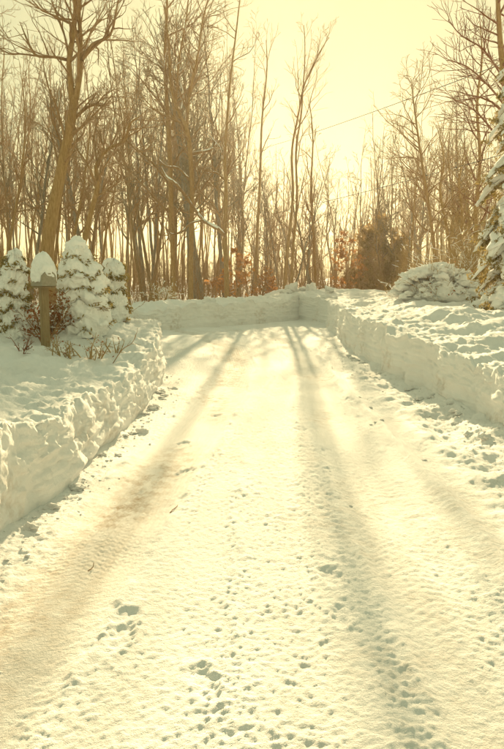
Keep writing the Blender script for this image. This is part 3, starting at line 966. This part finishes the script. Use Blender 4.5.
hz = top_z - mb_z                      # underside of the box
obj('post', box_np(-.055, .055, -.05, .05, -.25, hz - .025), M_POST, mb)
obj('support_board', box_np(-.25, .23, -.085, .085, hz - .027, hz - .002, .004), M_POST, mb)
# arched box lying across the view, door towards the road
n = 22
ang = np.linspace(0, math.pi, n)
prof = np.concatenate([[[.095, 0]], np.stack([.095 * np.cos(ang), .10 + .095 * np.sin(ang)], 1), [[-.095, 0]]])
V = []; F = []
xs_ = [-.25, -.245, .245, .25]; sc_ = [.97, 1, 1, .97]
for xx, k in zip(xs_, sc_):
    for (yy, zz) in prof: V.append((xx, yy * k, zz * k + hz))
m_ = len(prof)
bm_f = grid_faces(4, m_, True)
obj('shell', mesh_np('shell', V, bm_f, False), M_METAL, mb)
for xx, nm in ((.252, 'door'), (-.252, 'back_panel')):
    V = [(xx + dx, yy * .98, zz * .98 + hz + .002) for dx in (-.006, .006) for (yy, zz) in prof]
    V += [(xx - .006, 0, .09 + hz), (xx + .006, 0, .09 + hz)]
    F = [(i, (i + 1) % m_, m_ + (i + 1) % m_) for i in range(m_)] + [(i, m_ + (i + 1) % m_, m_ + i) for i in range(m_)]
    F += [((i + 1) % m_, i, 2 * m_) for i in range(m_)] + [(m_ + i, m_ + (i + 1) % m_, 2 * m_ + 1) for i in range(m_)]
    d = obj(nm, mesh_np(nm, V, np.array(F), False), M_METAL, mb)
    if nm == 'door':
        obj('handle', box_np(.258, .285, -.018, .018, hz + .15, hz + .165, .003), M_METAL, d)
obj('flag', box_np(.06, .075, -.104, -.097, hz + .05, hz + .19, .001), simple_mat('flag_red', (.30, .06, .03), (.38, .09, .05), 20, .6, 0), mb)
# tall snow cap, draped over the curved top and hanging at the road end
t = np.linspace(0, 1, 70)[:, None]; a = np.linspace(0, 2 * math.pi, 90, endpoint=False)[None]
ca, sa = np.cos(a), np.sin(a)
pr = np.interp(t, [0, .05, .25, .5, .7, .85, .95, 1], [.93, 1, .97, .86, .70, .52, .30, 0])
lump = 1 + .06 * fbm(ca * 4, sa * 4, t * 8, 3, 903) + .12 * fbm(ca * 1.5, sa * 1.5, t * 2.5, 4, 901)
X = pr * lump * (.225 * np.sign(ca) * np.abs(ca) ** .8) + .01; Yv = pr * lump * .155 * sa
cap_h = at(46, 252, mb_y)[2] - top_z - .11
Z = hz + .11 + t * cap_h - .06 * (np.clip(ca, 0, 1) ** 2 + np.abs(sa) ** 3) * (1 - t) ** 4 + .012 * fbm(ca * 4, sa * 4, t * 6, 3, 905)
obj('snow_cap', mesh_np('snow_cap', np.stack([X, Yv, Z + 0 * X], -1).reshape(-1, 3), grid_faces(70, 90, True)), M_SNOW, mb)
V, F = blob((.215, 0, hz + .17), (.055, .09, .10), 911, 3, .35, 1.8, .7)
obj('snow_clump', mesh_np('snow_clump', V, F), M_SNOW, mb)
# rust coloured shrub showing under the box
bush('rusty_leaved_bush', 'small bush with rust brown dead leaves behind the mailbox post', (mb_x - .12, mb_y + .45, on_bank(left_bank, mb_x, mb_y + .45) - .03), .62, .34, 16, 921, M_TWIG, 420, M_RUST, .12, leaf=.055)

# dry weeds poking through the bank
W = [(60, 352, 9.0, .55, 'upright dry weed stalks by the mailbox post'), (70, 356, 8.8, .40, 'sparse dry weed in the snow below the tall conical shrub'), (86, 354, 8.9, .48, 'dry weed stalks with brown leaves below the tall conical shrub'), (99, 350, 9.2, .52, 'leaning dry weed beside the foot of the tall conical shrub'),
     (114, 345, 9.6, .42, 'thin dry weed on the bank between the shrubs'), (22, 352, 8.9, .42, 'reddish dry weed at the foot of the narrow snowy shrub')]
for i, (px, py, Y, h, lb) in enumerate(W):
    x = (px - 252) / FPX * Y
    bush('dry_weed', lb, (x, Y, on_bank(left_bank, x, Y) - .02), h * .72, h * .5, 5, 930 + i, M_GOLD if i != 5 else M_REDTWIG, 26 if i in (0, 2, 5) else 8, M_RUST, kids=3, leaf=.03, minr=.0022)
# a long arching bramble over the bank
x0 = at(110, 352, 9.0)
pts = [np.array([x0[0], 9.0, on_bank(left_bank, x0[0], 9.0) - .05])] + [at(*q, 9.0) for q in [(122, 350), (132, 343), (137, 332)]]
p, r = smooth_line(pts, [.006, .0055, .004, .003], 5)
br = [(p, r, 5)]; ramify(np.random.default_rng(5), br, p, r, 5, .16, (25, 60), 3, 3, .4, .05, .0022)
tag(obj('bramble', tube_mesh('bramble', br), M_TWIG), 'single bare bramble cane arching out of the left bank', 'bramble')

# ------------------------------------------------------------------ snow-laden spruce at the right
rng = np.random.default_rng(61)
sx, sy = (534 - 252) / FPX * 15.0, 15.0
sz = on_bank(right_bank, sx, sy) - .1
sp = empty('snowy_spruce', (sx, sy, sz), 'spruce with drooping boughs loaded with snow', 'spruce')
H = 8.4
p, r = grow(rng, (0, 0, 0), (0, 0, 1), H, .11, .012, 12, .01, .02)
obj('trunk', tube_mesh('trunk', [(p, r, 8)]), M_BARK, sp)
levels = np.linspace(.15, H * .97, 22)
bi = 0
for li, zz in enumerate(levels):
    L = 1.55 * (1 - zz / H) ** .75 + .12
    nb = 7 if zz < H * .7 else 5
    for b in range(nb):
        a = b * 2 * math.pi / nb + li * 1.3 + rng.normal(0, .18)
        Lb = L * rng.uniform(.8, 1.15)
        d0 = np.array([math.cos(a), math.sin(a), .35])
        q, qr = grow(rng, (0, 0, zz), d0, Lb, .018, .005, 7, .05, -.20)
        tw = [(q, qr, 5)]
        ramify(rng, tw, q, qr, 12, Lb * .36, (40, 65), 2, 2, .2, -.08, .003)
        e = obj('bough', tube_mesh('bough', tw), M_TWIG, sp)
        Q = np.concatenate([x for x, _, s in tw]); nn = int(320 * Lb) + 60
        C = Q[rng.integers(len(Q), size=nn)] + rng.normal(0, .025, (nn, 3)) - np.array([0, 0, .02])
        V, F = leaf_quads(C, .085, rng, .28, np.array([math.cos(a), math.sin(a), -.5]) * .8)
        obj('needles', mesh_np('needles', V, F, False), M_NEEDLE, e)
        # snow lying along the bough
        if rng.random() < .9:
            parts = []
            for u in np.linspace(.32, .97, max(3, int(Lb * 5))):
                k = u * 7; i = min(int(k), 6); c = q[i] * (1 - k + i) + q[i + 1] * (k - i)
                s = (.085 + .115 * Lb * math.sin(math.pi * min(1, u + .1))) * rng.uniform(.8, 1.25)
                V, F = blob((0, 0, 0), (s * 1.45, s * 1.05, s * .5), int(rng.integers(9999)), 2, .4, 1.5, .35)
                ta = nrm(q[i + 1] - q[i]); sd_ = nrm(np.cross((0, 0, 1), ta)); upv = np.cross(ta, sd_)
                V = V @ np.stack([ta, sd_, upv]) + c + np.array([0, 0, s * .28])
                parts.append((V, F))
            V, F = join(parts)
            obj('snow', mesh_np('snow', V, F), M_SNOW, e)

# ------------------------------------------------------------------ loose lumps of snow
rng = np.random.default_rng(71)
lump_me = []
for i in range(6):
    V, F = blob((0, 0, 0), (1, .9, .7), 1000 + i, 3, .5, 1.5, .6)
    lump_me.append(mesh_np('lump', V, F)); lump_me[-1].materials.append(M_CLOD)


def lump(x, y, z, s, label, group, name='snow_clod'):
    o = obj(name, lump_me[int(rng.integers(6))], M_SNOW)
    o.location = (x, y, z + s * .05); o.scale = (s * rng.uniform(.8, 1.3), s * rng.uniform(.8, 1.2), s * rng.uniform(.45, .8) * (1.6 if name == 'snow_chunk' else 1)); o.rotation_euler = (0, 0, rng.uniform(0, 6.28))
    return tag(o, label, 'snow clod', group)


def rz(x, y):
    return float(road_z(np.array([float(x)]), np.array([float(y)]))[0])


for i in range(26):
    y = rng.uniform(3.2, 15); x = float(xr(y)) - abs(rng.normal(0, .16)) - .06
    lump(x, y, rz(x, y), rng.uniform(.025, .075), 'loose clod of snow at the foot of the bank with the snow dome bush', 'clods along the right bank')
for i in range(22):
    y = rng.uniform(4.2, 12.4); x = float(xl(y)) + abs(rng.normal(0, .12)) + .05
    lump(x, y, rz(x, y), rng.uniform(.02, .065), 'loose clod of snow at the foot of the bank with the mailbox', 'clods along the left bank')
for i in range(5):
    y = rng.uniform(5, 20); x = rng.uniform(-1.1, 1.7) if y < 12 else rng.uniform(-1.5, 1.8)
    lump(x, y, rz(x, y) - .004, rng.uniform(.010, .024), 'small clod of snow lying on the packed driveway', 'clods on the driveway')
for i in range(8):
    y = rng.uniform(5, 13); x = 1.40 + rng.normal(0, .07)
    lump(x, y, rz(x, y), rng.uniform(.014, .032), 'clod of snow on the low ridge the plough left', 'clods along the ridge')
# chunk that stands on the far bank
c = at(291, 291, 29.2)
for qx, qy, s, lb in ((c[0], 29.2, .32, 'large chunk of snow standing on top of the far bank'), (c[0] + .42, 29.3, .22, 'smaller chunk of snow next to the large one on the far bank'),
                      (1.3, 28.6, .2, 'ploughed snow chunk on the far bank close to where the banks meet'), (2.3, 29.0, .26, 'broad snow chunk heaped where the far bank meets the right one'),
                      (3.0, 28.2, .24, 'snow chunk on the right bank where the banks meet'), (2.75, 26.0, .25, 'snow chunk resting on the far end of the right bank'), (-1.4, 24.6, .2, 'low snow chunk on the far bank beside the road bend')):
    zc = .12 if 'slumped' in lb else max(on_bank(far_bank, qx, qy, -1), on_bank(right_bank, qx, qy, -1), .5)
    o = lump(qx, qy, zc, s, lb, None, 'snow_chunk')
parts = []
for i in range(900):
    y = 1.9 * math.exp(rng.random() * math.log(9)); k = rng.random()
    if k < .55: x = float(xr(y)) - abs(rng.normal(0, .22)) - .03
    elif k < .9 and y < 12.5: x = float(xl(y)) + abs(rng.normal(0, .15)) + .02
    else: x = float(xr(y)) - abs(rng.normal(0, .35)) - .03
    parts.append((x, y, rng.uniform(.004, .013)))
A = np.array(parts)
Zr = road_z(A[:, 0].copy(), A[:, 1].copy())
V0, F0 = ico(1)
jit = 1 + .25 * rng.normal(size=(len(A), len(V0), 1)).clip(-1.5, 1.5)
V = V0[None] * jit * A[:, 2][:, None, None] * np.array([1.3, 1.1, .6]) + np.stack([A[:, 0], A[:, 1], Zr + A[:, 2] * .1], 1)[:, None, :]
F = (F0[None] + (np.arange(len(A)) * len(V0))[:, None, None]).reshape(-1, 3)
tag(obj('snow_crumbs', mesh_np('snow_crumbs', V.reshape(-1, 3), F), M_CLOD), 'scattered small crumbs of snow on the driveway', 'snow', kind='stuff')

# a few twigs dropped on the road
for i, (px, py, L, a, lb) in enumerate([(88, 570, .09, 60, 'short dark twig lying on the left tyre track'), (170, 512, .22, 75, 'bent brown twig lying beside the left tyre track')]):
    x, y = ground_at(px, py); g = np.random.default_rng(70 + i)
    p, r = grow(g, (x, y, rz(x, y) + .006), (math.cos(R(a)), math.sin(R(a)), .02), L * .8, .0035, .002, 6, .25, 0)
    p[:, 2] = np.maximum(p[:, 2], road_z(p[:, 0].copy(), p[:, 1].copy()) + .004)
    tag(obj('fallen_twig', tube_mesh('fallen_twig', [(p, r, 5)]), M_TWIG), lb, 'twig')

# ------------------------------------------------------------------ overhead wires, running off across the woods
for (q0, q1, lb) in [((472, 163), (320, 203), 'lower overhead wire crossing in front of the trees'), ((470, 76), (330, 127), 'upper overhead wire crossing the pale sky')]:
    P0, P1 = at(*q0, 24.0), at(*q1, 38.0)
    d = P1 - P0
    tt = np.linspace(-.9, 3.2, 40)
    pts = P0 + d[None] * tt[:, None]
    pts[:, 2] += .10 * (tt - .5) ** 2 - .10 * .25
    tag(obj('overhead_wire', tube_mesh('overhead_wire', [(pts, np.full(40, .011), 6)]), M_WIRE), lb, 'wire')

# ------------------------------------------------------------------ haze
import bmesh
bm = bmesh.new(); bmesh.ops.create_cube(bm, size=1)
for v in bm.verts: v.co = (v.co.x * 880, v.co.y * 690 + 95, 14.5 + v.co.z * 35)
hm = bpy.data.meshes.new('haze'); bm.to_mesh(hm); bm.free()
m, nt, b, out = new_mat('haze')
nt.nodes.remove(b)
pv = nt.nodes.new('ShaderNodeVolumePrincipled')
pv.inputs['Color'].default_value = (.95, .93, .86, 1)
pv.inputs['Density'].default_value = HAZE_DENSITY
pv.inputs['Anisotropy'].default_value = .68
nt.links.new(pv.outputs[0], out.inputs['Volume'])
tag(obj('haze', hm, m), 'thin pale winter haze in the air', kind='stuff')
